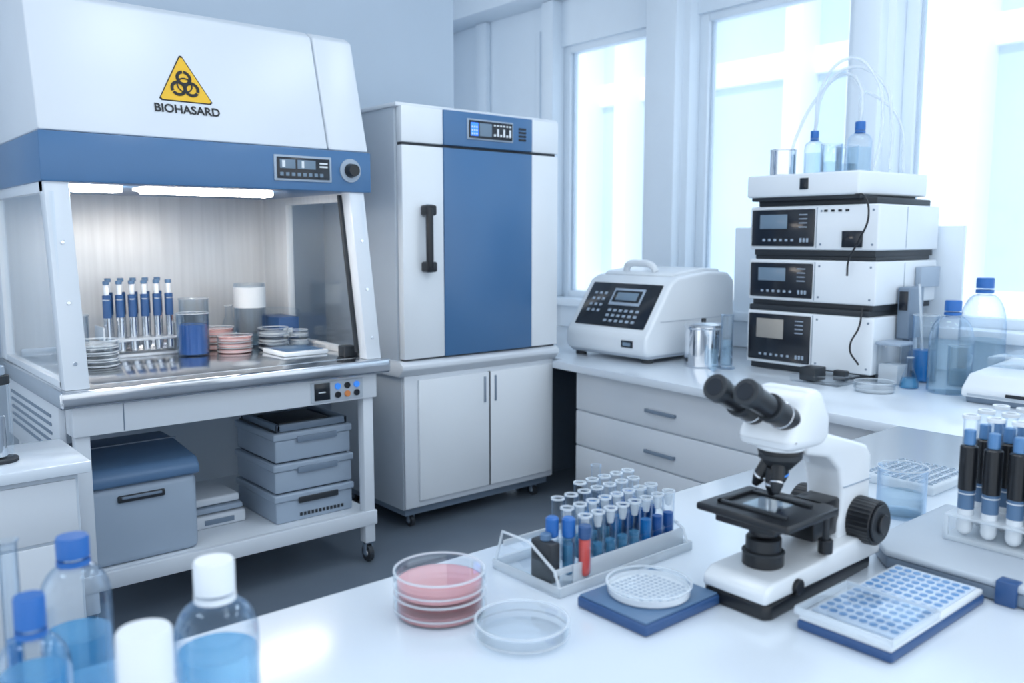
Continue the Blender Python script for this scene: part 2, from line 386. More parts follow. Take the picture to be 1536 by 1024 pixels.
petri('petri_dish_stack',1.715,4.195,Z,.088,.085,3,PINK2,.75)
petri('petri_dish_stack',1.70,4.40,Z,.092,.11,3,PINK2,.75)
G('specimen_jar',1.91,4.45,Z)
lathe('jar_wall',GLASS,[(0,0),(.078,0),(.082,.006),(.082,.32),(.078,.33),(.074,.32),(.074,.006),(0,.005)],(1.91,4.45,Z),40)
lathe('paper_label',TICK,[(.0825,.20),(.0825,.31),(.0835,.31),(.0835,.20),(.0825,.20)],(1.91,4.45,Z),40)
lathe('jar_liquid',WLIQ,[(0,.006),(.072,.006),(.072,.05),(0,.05)],(1.91,4.45,Z),40)
G('blue_tube_box',2.05,4.38,Z)
box('box_body',DBLUE,1.995,2.112,4.28,4.50,Z,Z+.15,.006)
box('box_lid',GLASS2,1.99,2.116,4.275,4.505,Z+.14,Z+.19,.004)
boxes('lid_label',TICK,[(2.02,2.07,4.278,4.281,Z+.04,Z+.09)],0)
G('sample_tray',1.96,3.96,Z)
box('tray_base',WHITE2,1.81,2.05,3.84,4.085,Z,Z+.022,.006)
box('tray_pad',SLATE,1.83,2.03,3.86,4.065,Z+.022,Z+.026,.002)
box('tray_cover',GLASS2,1.82,2.04,3.85,4.075,Z+.026,Z+.040,.003)
petri('petri_dish',1.92,4.19,Z,.078,.11,3,FROST,.4)
petri('petri_dish',2.055,4.175,Z,.05,.09,3,FROST,.4)
# ---- under the cabinet
G('cooler_box',1.065,3.9,.25)
box('cooler_body',LGREY,.84,1.30,3.65,4.12,.2505,.585,.03,4)
prism('cooler_lid',SLATE,'x',[(3.635,.585),(3.635,.625),(3.67,.66),(3.95,.69),(4.13,.69),(4.13,.585)],.83,1.31,.014,3)
box('lid_hinge_line',MGREY,.826,1.314,3.94,3.948,.60,.694,.002)
box('carry_handle',DARK,.97,1.16,3.638,3.652,.515,.545,.006)
box('handle_trim',MGREY,.985,1.145,3.632,3.64,.53,.541,.002)
G('bench_scale',1.45,4.0,.25)
box('scale_body',WHITE,1.345,1.60,3.86,4.15,.2505,.31,.012,3)
box('scale_tray',LGREY,1.355,1.59,3.87,4.14,.318,.345,.008)
boxes('scale_top',WHITE,[(1.36,1.58,3.88,4.13,.352,.39)],.012,3)
box('scale_panel',MGREY,1.40,1.54,3.855,3.862,.268,.292,.001)
G('instrument_drawer_stack',1.91,3.93,.25)
for k in range(3):
    z0=.2505+k*.148; sh=[0,.0,.005][k]
    boxes('tray_%d'%k,LGREY,[(1.68+sh,2.085-sh,3.70,4.14,z0,z0+.105),(1.67+sh,2.092-sh,3.69,4.15,z0+.105,z0+.14)],.008,3)
    box('tray_shadow_gap_%d'%k,DARK,1.695,2.07,3.72,4.13,z0+.139,z0+.149,0)
    box('pull_%d'%k,[DARK,MGREY,MGREY][k],1.79,2.0,3.682,3.692,z0+.088,z0+.118,.005)
boxes('vent_slots',DARK,[(1.80+i*.02,1.812+i*.02,3.696,3.702,.272,.288) for i in range(12)],0)
boxes('open_tray_rim',MGREY,[(1.70,2.07,3.71,3.73,.69,.725),(1.70,2.07,4.1,4.12,.69,.725),(1.70,1.72,3.71,4.12,.69,.725),(2.05,2.07,3.71,4.12,.69,.725)],.005)
box('tray_contents',DARK,1.75,2.02,3.8,4.05,.69,.715,.01)
# ================================================================== SIDE TABLE at far left
G('side_bench',.2,3.25,0)
box('bench_top',BENCH,-1.0,.735,3.04,3.46,.82,.86,.006)
box('cabinet_body',CAB,-1.0,.70,3.08,3.45,.08,.82,.004)
box('plinth',MGREY,-1.0,.68,3.12,3.44,0,.08,0)
boxes('drawer_fronts',WHITE,[(-.3,.30,3.068,3.08,.60,.80),(.31,.69,3.068,3.08,.60,.80),(-.3,.30,3.068,3.08,.12,.59),(.31,.69,3.068,3.08,.12,.59)],.004)
G('vacuum_flask',.50,3.22,.86)
cyl('flask_base',DARK,.055,.012,(.50,3.22,.8605))
lathe('flask_wall',GLASS2,[(.04,.012),(.042,.02),(.042,.25),(.04,.26),(.037,.25),(.037,.012)],(.50,3.22,.86),32)
cyl('flask_core',CHROME,.024,.14,(.50,3.22,.875))
cyl('flask_head',DARK,.043,.03,(.50,3.22,1.12))
cyl('flask_cap',LGREY,.03,.03,(.50,3.22,1.15))
# ================================================================== INCUBATOR
G('laboratory_incubator',3.0,4.2,0)
box('body_shell',GREYB,2.45,3.56,3.835,4.62,.93,2.265,.008)
box('top_cap',WHITE,2.44,3.57,3.80,4.62,2.262,2.285,.008)
boxes('front_white_panels',WHITE2,[(2.46,2.722,3.78,3.83,2.085,2.268),(3.352,3.56,3.78,3.83,2.085,2.268),(2.46,2.722,3.78,3.83,.955,2.07),(3.352,3.56,3.78,3.83,.955,2.07)],.006)
boxes('front_blue_panels',BLUE,[(2.724,3.35,3.775,3.83,2.085,2.268),(2.724,3.35,3.776,3.83,.955,2.07)],.004)
box('door_shadow_line',DARK,2.47,3.55,3.80,3.836,.94,2.25,0)  # dark sheet standing in for the shadow line between body and front
box('display_bezel',LGREY,2.875,3.20,3.768,3.776,2.125,2.235,.003)
box('display_screen',SCR,2.885,3.19,3.763,3.77,2.133,2.227,.002)
box('display_lcd_blue',LCDB,2.895,2.945,3.761,3.764,2.145,2.215,.001)
box('display_lcd',LCD,2.955,3.04,3.761,3.764,2.145,2.215,.001)
boxes('display_marks',TICK,[(2.90+(i%3)*.015,2.908+(i%3)*.015,3.7595,3.762,2.152+(i//3)*.018,2.16+(i//3)*.018) for i in range(9)]+[(3.055+i*.022,3.067+i*.022,3.7595,3.763,2.15,2.15+.012+.03*(i%2)) for i in range(6)]+[(3.055+i*.022,3.067+i*.022,3.7595,3.763,2.205,2.213) for i in range(6)],0)
boxes('vent_grille',SCR,[(3.245,3.30,3.772,3.777,2.14+i*.02,2.152+i*.02) for i in range(4)],.001)
boxes('door_handle',BLACK,[(2.572,2.61,3.71,3.74,1.43,1.75),(2.57,2.635,3.715,3.782,1.71,1.765),(2.57,2.635,3.715,3.782,1.415,1.47)],.012,3)
box('handle_plate',MGREY,2.605,2.645,3.773,3.782,1.41,1.77,.004)
prism('transition_ledge',WHITE,'x',[(3.77,.90),(3.77,.925),(3.80,.945),(4.62,.945),(4.62,.86),(3.81,.86)],2.44,3.57,.005)
box('cabinet_body',GREYB,2.47,3.56,3.83,4.62,.12,.862,.006)
boxes('cabinet_frame',WHITE,[(2.475,3.555,3.812,3.83,.13,.86)],.004)
boxes('cabinet_doors',WHITE2,[(2.56,3.045,3.797,3.813,.165,.835),(3.055,3.54,3.797,3.813,.165,.835)],.005)
box('door_gap',DARK,3.046,3.054,3.80,3.814,.165,.835,0)
boxes('door_pulls',MGREY,[(3.005,3.017,3.79,3.80,.66,.81),(3.083,3.095,3.79,3.80,.66,.81)],.003)
box('plinth',MGREY,2.50,3.55,3.86,4.6,.075,.13,.003)
for k,(cx,cy) in enumerate([(2.56,3.9),(3.47,3.9),(2.56,4.5),(3.47,4.5)]): caster('caster_%d'%k,cx,cy,0,.032)
# ================================================================== WINDOW COUNTER
G('window_counter',4.2,2.5,0)
prism('counter_top',BENCH,'z',[(3.50,3.76),(3.32,1.555),(3.32,.35),(4.99,.35),(4.99,5.2),(3.60,5.2),(3.60,3.76)],.815,.86,.006)
boxes('upstand',TRIM,[(4.93,4.985,.35,5.2,.86,1.04)],.005)
boxes('end_support',MGREY,[(3.62,4.9,4.2,4.24,0,.815)],.004)
G('drawer_cabinet',3.60,3.64,0,math.radians(-95.2),world=False)
box('carcass',CAB,0,2.06,0,1.18,.09,.812,.004)
box('plinth',MGREY,0,2.05,.05,1.15,0,.092,0)
dl=[(.01,1.44,.575,.80),(.01,1.44,.36,.565),(.01,1.44,.105,.35),(1.455,2.05,.575,.80),(1.455,2.05,.36,.565),(1.455,2.05,.105,.35)]
boxes('drawer_fronts',WHITE,[(a,b,-.018,0,c,d) for a,b,c,d in dl],.004)
boxes('drawer_handles',MGREY,[((a+b)/2-.11,(a+b)/2+.11,-.040,-.030,(c+d)/2-.03,(c+d)/2-.010) for a,b,c,d in dl]+[((a+b)/2-.11+q,(a+b)/2-.10+q,-.032,-.017,(c+d)/2-.028,(c+d)/2-.012) for a,b,c,d in dl for q in (.0,.21)],.003)
G('drawer_cabinet',4.2,.9,0)
box('carcass',CAB,3.42,4.9,.4,1.50,.09,.812,.004)
box('plinth',MGREY,3.46,4.9,.42,1.48,0,.09,0)
boxes('door_panels',WHITE,[(3.402,3.42,.41,.93,.11,.80),(3.402,3.42,.95,1.48,.11,.80)],.004)
# ---- centrifuge
G('benchtop_centrifuge',4.2,3.6,.86)
ya,yb=3.26,3.93
prism('housing',WHITE2,'y',[(3.80,.90),(3.775,.93),(3.775,1.015),(3.80,1.045),(4.00,1.33),(4.06,1.36),(4.35,1.39),(4.55,1.38),(4.62,1.33),(4.63,.95),(4.60,.90)],ya,yb,.022,4)
prism('lower_skirt',GREYB,'y',[(3.82,.885),(3.80,.905),(4.60,.905),(4.58,.885)],ya+.02,yb-.02,.004)
d=Vector((.20,0,.285)).normalized(); nrm=Vector((-d.z,0,d.x))
def fas(name,mat,y0,y1,s0,s1,off,th=.006,b=.003):
    base=Vector((3.80,0,1.045)); bm=bmesh.new()
    vs=[]
    for o_ in (off,off-th):
        for (yy,s) in ((y0,s0),(y1,s0),(y1,s1),(y0,s1)):
            p=base+d*s+nrm*o_; vs.append(bm.verts.new((p.x,yy,p.z)))
    a,b_=vs[:4],vs[4:]
    bm.faces.new(a); bm.faces.new(b_[::-1])
    for i in range(4): bm.faces.new([a[i],a[(i+1)%4],b_[(i+1)%4],b_[i]])
    bmesh.ops.recalc_face_normals(bm,faces=bm.faces)
    _bev(bm,bm.edges[:],min(b,th*.4))
    return fin(name,bm,mat)
fas('control_fascia',SCR,3.31,3.88,.015,.325,.006,.01,.004)
fas('fascia_screen',LGREY,3.42,3.67,.165,.285,.0085,.003)
fas('screen_inner',SCR,3.435,3.655,.185,.27,.0095,.002)
fas('screen_lcd',LCD,3.46,3.63,.20,.255,.0105,.002)
for i in range(4):
    for j in range(3):
        fas('key_left',LGREY,3.72+j*.042,3.742+j*.042,.11+i*.042,.128+i*.042,.0085,.003)
for i in range(3):
    for j in range(6):
        fas('key_row',LGREY,3.40+j*.045,3.425+j*.045,.045+i*.037,.062+i*.037,.0085,.003)
box('brand_plate',SCR,3.769,3.777,3.36,3.45,.95,.99,.002)
box('brand_plate_lcd',LCD,3.766,3.771,3.375,3.435,.96,.98,.001)
prism('lid_panel',WHITE2,'y',[(4.06,1.36),(4.10,1.385),(4.35,1.41),(4.52,1.40),(4.54,1.37)],ya+.05,yb-.05,.012,3)
tube('lid_handle',WHITE2,[(4.11,3.48,1.385),(4.10,3.50,1.42),(4.10,3.60,1.435),(4.10,3.70,1.42),(4.11,3.72,1.385)],.022)
boxes('side_seam',GREYB,[(3.9,4.55,ya-.002,ya+.002,1.10,1.104)],0)
cyl('feet',DARK,.035,.028,[(3.86,3.32,.8602),(3.86,3.87,.8602),(4.52,3.32,.8602),(4.52,3.87,.8602)])
# ---- canister & cylinder
G('steel_canister',4.02,3.04,.86)
lathe('canister_body',CHROME,[(0,0),(.10,0),(.105,.006),(.105,.215),(.112,.222),(.112,.228),(.10,.228),(0,.228)],(4.02,3.04,.8605),40)
lathe('canister_lid',STEEL,[(.108,.228),(.11,.24),(.09,.252),(.02,.257),(0,.257)],(4.02,3.04,.8605),40)
cyl('lid_knob',DARK,.014,.02,(4.02,3.04,1.115))
G('measuring_cylinder',4.03,2.885,.86)
h,r=.30,.034
lathe('cylinder_glass',GLASS,[(0,0),(r*1.4,0),(r*1.4,.01),(r,.015),(r,h),(r*1.15,h+.005),(r-.003,h),(r-.003,.02),(0,.018)],(4.03,2.885,.8605),28)
lathe('cylinder_liquid',WLIQ,[(0,.02),(r-.005,.02),(r-.005,.16),(0,.16)],(4.03,2.885,.8605),28)
G('glass_vial',3.90,2.88,.86)
lathe('vial_glass',GLASS,tprof(.03,.20),(3.90,2.88,.8605),24)
lathe('vial_liquid',WLIQ,lprof(.027,.12),(3.90,2.88,.862),24)
# ---- chromatography stack
G('chromatography_system',4.5,2.5,.86)
xa,xb,y0,y1=4.20,4.88,2.12,2.87
def unit(k,z0,z1,scr,xback=xb,bz=True):
    box('module_%d_case'%k,WHITE2,xa,xback,y0,y1,z0,z1,.010,3)
    boxes('module_%d_base'%k,DARK,[(xa+.02,xback-.02,y0+.02,y1-.02,z0-.032,z0+.002)],.003)
    yc=2.47
    box('module_%d_bezel'%k,SCR,xa-.010,xa+.004,yc,y1-.015,z0+.018,z1-.018,.006,3)
    hz=z1-z0
    box('module_%d_screen'%k,scr,xa-.013,xa-.009,y1-.24,y1-.07,z0+hz*.48,z1-.045,.002)
    boxes('module_%d_keys'%k,LGREY,[(xa-.013,xa-.009,yc+.12+i*.035,yc+.135+i*.035,z0+.045,z0+.058) for i in range(6)]+[(xa-.013,xa-.009,yc+.03+i*.02,yc+.042+i*.02,z0+.04,z0+.062) for i in range(3)]+[(xa-.012,xa-.009,yc+.04,yc+.09,z1-.05-i*.022,z1-.045-i*.022) for i in range(4)],.001)
    boxes('module_%d_seams'%k,MGREY,[(xa-.001,xa+.002,yc-.012,yc-.008,z0+.01,z1-.01),(xa+.30,xa+.304,y0-.001,y0+.002,z0+.01,z1-.01)],0)
    for a in (z0+.03,z1-.03):
        rod('module_%d_screw'%k,MGREY,(xa-.003,y0+.03,a),(xa+.004,y0+.03,a),.006)
        rod('module_%d_screw'%k,MGREY,(xa-.003,yc-.035,a),(xa+.004,yc-.035,a),.006)
unit(1,.895,1.19,LCDT,4.70)
unit(2,1.25,1.475,LCD)
unit(3,1.53,1.765,LCD)
boxes('spacer_block',DARK,[(xa+.0,xb-.1,y0+.03,y1-.01,1.19,1.222),(xa+.03,xb-.05,y0+.02,y1-.02,1.475,1.50),(xa+.03,xb-.05,y0+.03,y1-.03,1.765,1.80)],.006)
box('module_latch',SCR,xa-.012,xa+.002,2.20,2.31,1.545,1.63,.003)
boxes('power_led_row',SCR,[(xa-.004,xa+.001,2.28+i*.04,2.30+i*.04,1.73,1.742) for i in range(4)],.001)
prism('solvent_tray',WHITE2,'z',[(4.17,2.88),(4.17,2.22),(4.80,2.16),(4.86,2.88)],1.815,1.935,.012,3)
boxes('solvent_tray_underside',DARK,[(4.19,4.80,2.22,2.86,1.795,1.818)],.004)
box('tray_port',SCR,4.165,4.172,2.50,2.55,1.85,1.91,.002)
box('side_box',LGREY,4.62,4.85,2.085,2.118,1.33,1.44,.006)
cyl('stack_feet',DARK,.03,.034,[(4.26,2.19,.8602),(4.26,2.81,.8602),(4.62,2.19,.8602),(4.62,2.81,.8602)])
tube('power_cable',BLACK,[(4.18,2.24,1.815),(4.14,2.17,1.80),(4.13,2.14,1.70),(4.14,2.19,1.58),(4.16,2.25,1.48),(4.17,2.26,1.40)],.005)
tube('signal_cable',BLACK,[(4.19,2.18,1.24),(4.15,2.17,1.15),(4.14,2.21,1.03),(4.16,2.17,.95)],.005)
for nm,bx,by,br,bh,lq in (('solvent_bottle',4.38,2.60,.052,.24,WLIQ),('solvent_bottle',4.42,2.36,.062,.27,WLIQ)):
    bottle(nm,bx,by,1.936,br,bh,CAPB,lq,.5)
beaker('steel_beaker',4.30,2.74,1.936,.07,.14,None,.5,CHROME)
beaker('beaker',4.30,2.45,1.936,.055,.15,WLIQ,.4)
beaker('beaker',4.55,2.50,1.936,.06,.16,WLIQ,.4)
G('solvent_tubing',4.45,2.5,2.0)
tube('line_1',FROST,[(4.38,2.60,2.17),(4.40,2.56,2.40),(4.45,2.45,2.50),(4.50,2.30,2.42),(4.50,2.23,2.2),(4.48,2.22,1.95)],.009)
tube('line_2',FROST,[(4.42,2.36,2.18),(4.43,2.38,2.40),(4.45,2.48,2.47),(4.45,2.60,2.40),(4.42,2.72,2.2),(4.40,2.78,1.95)],.009)
tube('line_3',FROST,[(4.38,2.60,2.17),(4.36,2.55,2.42),(4.36,2.40,2.53),(4.38,2.27,2.42),(4.36,2.21,2.18),(4.34,2.23,1.95)],.008)
tube('line_4',FROST,[(4.42,2.36,2.18),(4.50,2.40,2.35),(4.62,2.42,2.38),(4.70,2.30,2.25),(4.70,2.25,1.95)],.008)
# ---- right of stack
G('pipette_tip_box',4.28,2.05,.86)
box('box_body',GLASS2,4.21,4.34,1.985,2.105,.8605,1.06,.006)
box('box_insert',FROST,4.22,4.33,1.995,2.095,.8625,.96,.004)
box('box_lid',LGREY,4.205,4.345,1.98,2.11,1.058,1.072,.004)
G('tubing_pump',4.52,2.07,.86)
box('pump_head',MGREY,4.42,4.58,2.045,2.11,1.07,1.34,.008,3)
box('pump_post',MGREY,4.47,4.51,2.06,2.10,.8605,1.08,.003)
box('pump_foot',MGREY,4.42,4.58,2.045,2.11,.8605,.875,.003)
box('pump_screen',SCR,4.414,4.422,2.055,2.10,1.22,1.32,.003)
G('slide_tray',4.03,2.26,.86)
box('tray_shell',GLASS2,3.93,4.15,2.15,2.42,.8605,.90,.006)
boxes('tray_parts',DARK,[(3.97,4.08,2.30,2.39,.867,.935),(4.09,4.13,2.2,2.27,.867,.92)],.006)
petri('petri_dish',3.98,1.99,.8605,.095,.05,1,FROST,.4)
beaker('blue_solution_beaker',4.45,1.970,.8605,.062,.34,BLIQ,.48)
G('stirring_rod_set',4.45,1.97,.89)
rod('stirring_rod',FROST,(4.45,1.97,.89),(4.42,2.0,1.36),.006)
bottle('reagent_bottle',4.22,1.745,.8605,.098,.44,CAPB,WLIQ,.55,.11,.30,.55)
bottle('reagent_bottle',4.72,1.80,.8605,.11,.53,CAPB,WLIQ,.4,.10,.30,.5)
beaker('beaker',4.45,1.80,.8605,.05,.20,CLIQ,.4)
flask('erlenmeyer_flask',4.20,1.925,.8605,.045,.15,CLIQ)
G('electronic_balance',4.35,1.33,.86)
prism('balance_body',WHITE2,'y',[(4.02,.885),(4.02,.925),(4.10,.985),(4.62,1.01),(4.64,.885)],1.02,1.61,.014,3)
prism('balance_base',MGREY,'y',[(4.04,.8605),(4.03,.887),(4.63,.887),(4.62,.8605)],1.04,1.59,.004)
box('balance_lip',GREYB,4.014,4.022,1.05,1.58,.895,.905,.002)
box('balance_window',SCR,4.013,4.021,1.2,1.42,.905,.92,.001)
box('balance_pan',GLASS2,4.16,4.56,1.08,1.56,1.012,1.06,.01)
cyl('pan_disc',CHROME,.12,.012,(4.36,1.32,1.014))
# ================================================================== FRONT BENCH
G('laboratory_bench',1.5,.95,0)
box('bench_top',BENCH,-.35,3.318,.36,1.555,.815,.86,.007,3)
box('bench_cabinet',CAB,-.30,3.30,.42,1.50,.09,.815,.004)
box('plinth',MGREY,-.25,3.25,.47,1.45,0,.09,0)
boxes('door_fronts',WHITE,[(-.29+i*.6,-.29+i*.6+.58,1.50,1.518,.11,.80) for i in range(6)],.004)
zb=.8605
petri('petri_dish_stack',.947,1.341,zb,.092,.088,2,PINK,.48)
petri('petri_dish',.997,1.149,zb,.089,.036,1,None)
# ---- tube rack
G('test_tube_rack',1.38,1.335,zb)
rx0,rx1,ry0,ry1=1.165,1.60,1.225,1.445
box('rack_base',GLASS2,rx0,rx1,ry0,ry1,zb,zb+.012,.003)
boxes('rack_base_rim',FROST,[(rx0,rx1,ry0,ry0+.006,zb,zb+.022),(rx0,rx1,ry1-.006,ry1,zb,zb+.022),(rx0,rx0+.006,ry0,ry1,zb,zb+.022),(rx1-.006,rx1,ry0,ry1,zb,zb+.022)],.002)
boxes('rack_front_rail',FROST,[(rx0+.01,rx1-.01,ry0+.025,ry0+.03,zb+.035,zb+.05),(rx0+.01,rx1-.01,ry1-.03,ry1-.025,zb+.055,zb+.07)],.002)
for k,xx in enumerate((rx0+.006,rx1-.012)):
    tube('end_frame_%d'%k,FROST,[(xx,ry0+.004,zb+.012),(xx,ry0+.02,zb+.05),(xx,ry0+.10,zb+.092),(xx,ry1-.03,zb+.092),(xx,ry1-.004,zb+.012)],.0035,poly=True)
    box('end_plate_%d'%k,GLASS2,xx-.002,xx+.002,ry0+.02,ry1-.02,zb+.01,zb+.06,.001)
boxes('rack_shelf',GLASS2,[(rx0+.01,rx1-.01,ry0+.03,ry1-.03,zb+.060,zb+.064)],.001)
boxes('rack_panel',FROST,[(rx0+.06,rx1-.01,ry0+.020,ry0+.024,zb+.012,zb+.052)],.001)
TR=.0142
r1=[(1.285+i*.040,1.272,zb+.014) for i in range(8)]
r2=[(1.275+i*.040,1.318,zb+.022) for i in range(8)]
r3=[(1.29+i*.042,1.364,zb+.030) for i in range(7)]
r4=[(1.40+i*.042,1.405,zb+.036) for i in range(5)]
lathe('test_tubes',GLASS,tprof(TR,.125),r1+r2+r3+r4,20)
lathe('tube_rims',FROST,[(TR*.85,0),(TR*1.12,0),(TR*1.12,.004),(TR*.85,.004),(TR*.85,0)],[(a,b,c+.124) for a,b,c in r1+r2+r3+r4],20)
lathe('tube_inserts',FROST,[(0,0),(TR*.5,.004),(TR*.7,.02),(TR*.7,.03),(0,.03)],[(a,b,c+.09) for a,b,c in r1+r2],16)
lathe('blue_samples',CLIQ,lprof(TR-.002,.055),r1[:5]+r2[:4],20)
lathe('dark_blue_samples',BLIQ2,lprof(TR-.002,.075),r1[6:]+r2[5:]+r3[4:]+r4[3:],20)
lathe('mid_blue_samples',BLIQ,lprof(TR-.0015,.075),r1[5:6]+r2[4:5]+r3[2:4]+r4[1:3],20)
lathe('tall_tube',GLASS,tprof(.012,.15),(1.47,1.42,zb+.04),20)
cp_=[(1.218,1.305,zb+.014),(1.243,1.280,zb+.014)]
lathe('capped_tubes',GLASS,tprof(TR,.10),cp_+[(1.262,1.250,zb+.014)],20)
lathe('capped_samples',CLIQ,lprof(TR-.002,.07),cp_,20)
cyl('blue_caps',CAPB,.0145,.045,[(a,b,c+.085) for a,b,c in cp_],.004,20)
lathe('red_sample',RED,lprof(TR-.0015,.085),(1.262,1.250,zb+.0145),20)
cyl('red_tube_cap',DBLUE,.0145,.03,(1.262,1.250,zb+.100),.003,20)
box('black_block',DARK,1.178,1.205,1.265,1.33,zb+.014,zb+.10,.004)
cyl('black_block_cap',SLATE,.012,.015,(1.192,1.297,zb+.10))
# ---- blue pad with dish
G('dish_pad',1.28,1.09,zb)
box('pad_base',DBLUE,1.168,1.395,.995,1.178,zb,zb+.022,.005,3)
box('pad_top',SLATE,1.172,1.391,.999,1.174,zb+.022,zb+.026,.002)
G('colony_dish',1.285,1.09,zb+.0265)
zz=zb+.0268
lathe('dish_base',WHITE2,[(0,0),(.080,0),(.083,.003),(.083,.014),(.080,.014),(.080,.005),(0,.005)],(1.285,1.09,zz),48)
lathe('dish_cover',GLASS2,[(.086,.006),(.086,.019),(.084,.021),(0,.021)],(1.285,1.09,zz),48)
lathe('dish_cover_rim',FROST,[(.082,.020),(.087,.020),(.087,.0225),(.082,.0225),(.082,.020)],(1.285,1.09,zz),48)
pts=[]
for i in range(-6,7):
    for j in range(-6,7):
        if (i*i+j*j)*.0125**2<.073**2: pts.append((1.285+i*.0125,1.09+j*.0125,zz+.0048))
cyl('dish_wells',LGREY,.0042,.001,pts,.0002,12)
# ---- well plate with lid
G('well_plate',1.615,.74,zb)
box('plate_base',DBLUE,1.418,1.812,.652,.838,zb,zb+.018,.005,3)
box('plate_body',WHITE2,1.421,1.809,.655,.835,zb+.018,zb+.030,.004)
box('plate_deck',DECK,1.450,1.798,.664,.826,zb+.030,zb+.034,.002)
pts=[]
for i in range(13):
    for j in range(8):
        pts.append((1.474+i*.0252,.676+j*.0197,zb+.034))
cyl('well_fill',WELLB,.0080,.0012,pts,.0003,12)
box('plate_lid',GLASS2,1.412,1.600,.650,.840,zb+.041,zb+.046,.002)
boxes('plate_lid_rim',FROST,[(1.412,1.416,.650,.840,zb+.031,zb+.046),(1.416,1.60,.650,.654,zb+.031,zb+.046),(1.416,1.60,.836,.840,zb+.031,zb+.046),(1.597,1.60,.654,.836,zb+.04,zb+.048)],.001)
# ---- vial rack with slab base
G('tube_mixer',2.03,.66,zb)
prism('slab_base',MGREY,'z',[(1.835,.87),(1.835,.38),(2.28,.38),(2.28,.93),(1.90,.93)],zb+.002,zb+.030,.006)
prism('slab_top',GREYB,'z',[(1.832,.873),(1.832,.377),(2.283,.377),(2.283,.933),(1.898,.933)],zb+.030,zb+.046,.007,3)
boxes('slab_feet',DBLUE,[(1.825,1.86,.60,.64,zb,zb+.05),(2.0,2.2,.40,.44,zb,zb+.004)],.003)
G('cryovial_rack',2.1,.70,zb+.0465)
zt=zb+.0465
boxes('rack_tiers',FROST,[(2.0,2.25,.45,.82,zt,zt+.012),(2.0,2.25,.45,.82,zt+.055,zt+.062)],.003)
boxes('rack_posts',FROST,[(2.0,2.01,.45,.46,zt,zt+.06),(2.0,2.01,.81,.82,zt,zt+.06),(2.24,2.25,.45,.46,zt,zt+.06),(2.24,2.25,.81,.82,zt,zt+.06)],.002)
vp=[(2.03+j*.085,.785-i*.052,zt+.013) for i in range(6) for j in range(3)]
lathe('vial_bodies',WHITE2,tprof(.017,.10),vp,20)
cyl('vial_collars',SLATE,.0175,.05,[(a,b,c+.06) for a,b,c in vp],.003,20)
cyl('vial_sleeves',BLACK,.019,.105,[(a,b,c+.105) for a,b,c in vp],.003,20)
lathe('vial_necks',GLASS,[(.015,0),(.015,.060),(.018,.061),(.018,.068),(.012,.068)],[(a,b,c+.21) for a,b,c in vp],20)
lathe('vial_neck_rims',TICK,[(.012,0),(.0185,0),(.0185,.008),(.012,.008),(.012,0)],[(a,b,c+.272) for a,b,c in vp],20)
cyl('vial_stoppers',WELLB,.0125,.035,[(a,b,c+.211) for a,b,c in vp],.002,16)
beaker('water_beaker',2.24,1.03,zb,.062,.13,WLIQ,.45)
G('clear_microplate',2.58,1.15,zb)
box('plate_shell',FROST,2.46,2.72,1.04,1.26,zb,zb+.03,.008,3)
lathe('plate_wells',LGREY,[(.006,0),(.009,0),(.009,.003),(.006,.003),(.006,0)],[(2.48+i*.024,1.06+j*.026,zb+.03) for i in range(10) for j in range(8)],12)
# ---- microscope
G('microscope',1.6,.965,zb)
mz=.8605
prism('base_foot',BLACK,'z',[(1.395,.895),(1.41,.885),(1.82,.90),(1.84,.92),(1.84,1.0),(1.82,1.02),(1.41,1.045),(1.395,1.03)],mz,mz+.030,.005)
prism('base_body',WHITE2,'y',[(1.393,mz+.030),(1.393,mz+.054),(1.42,mz+.070),(1.58,mz+.072),(1.66,mz+.085),(1.83,mz+.09),(1.845,mz+.075),(1.845,mz+.030)],.889,1.04,.008,3)
rod('base_switch',BLACK,(1.50,.891,mz+.045),(1.50,.880,mz+.045),.016)
prism('arm',WHITE2,'y',[(1.71,.94),(1.842,.94),(1.842,1.115),(1.82,1.14),(1.60,1.205),(1.57,1.20),(1.57,1.155),(1.66,1.135),(1.705,1.10),(1.72,1.05),(1.72,1.0),(1.71,.98)],.918,1.008,.010,3)
boxes('arm_seam',LGREY,[(1.722,1.838,.9165,.9185,1.058,1.061)],0)
cyl('illuminator',BLACK,.042,.030,(1.495,.965,mz+.071))
cyl('illuminator_ring',BLACK,.036,.03,(1.495,.965,mz+.10))
cyl('illuminator_band',DARK,.0435,.006,(1.495,.965,mz+.096))
cyl('condenser',BLACK,.030,.040,(1.495,.965,mz+.135))
box('stage_plate',BLACK,1.415,1.605,.862,1.078,1.036,1.052,.005,3)
box('stage_carriage',BLACK,1.43,1.66,.90,1.04,1.018,1.036,.004)
box('stage_bracket',BLACK,1.62,1.725,.925,1.0,.955,1.036,.006)
boxes('slide_holder',DARK,[(1.45,1.46,.89,1.05,1.052,1.058),(1.45,1.58,1.04,1.05,1.052,1.058),(1.56,1.57,.90,1.05,1.052,1.057)],.001)
box('glass_slide',GLASS2,1.475,1.545,.93,1.005,1.0525,1.055,0)
rod('stage_control_shaft',DARK,(1.615,.895,1.03),(1.615,.895,.945),.007)
rod('stage_control_knob',BLACK,(1.615,.895,.975),(1.615,.895,.945),.015)
for s in (-1,1):
    yy=.963+s*.045
    rod('coarse_knob',BLACK,(1.785,yy,.978),(1.785,yy+s*.052,.978),.052,.050,seg=64,rib=.0018)
    rod('coarse_knob_rim',DARK,(1.785,yy+s*.052,.978),(1.785,yy+s*.058,.978),.042)
    rod('fine_knob',BLACK,(1.785,yy+s*.05,.978),(1.785,yy+s*.066,.978),.022)
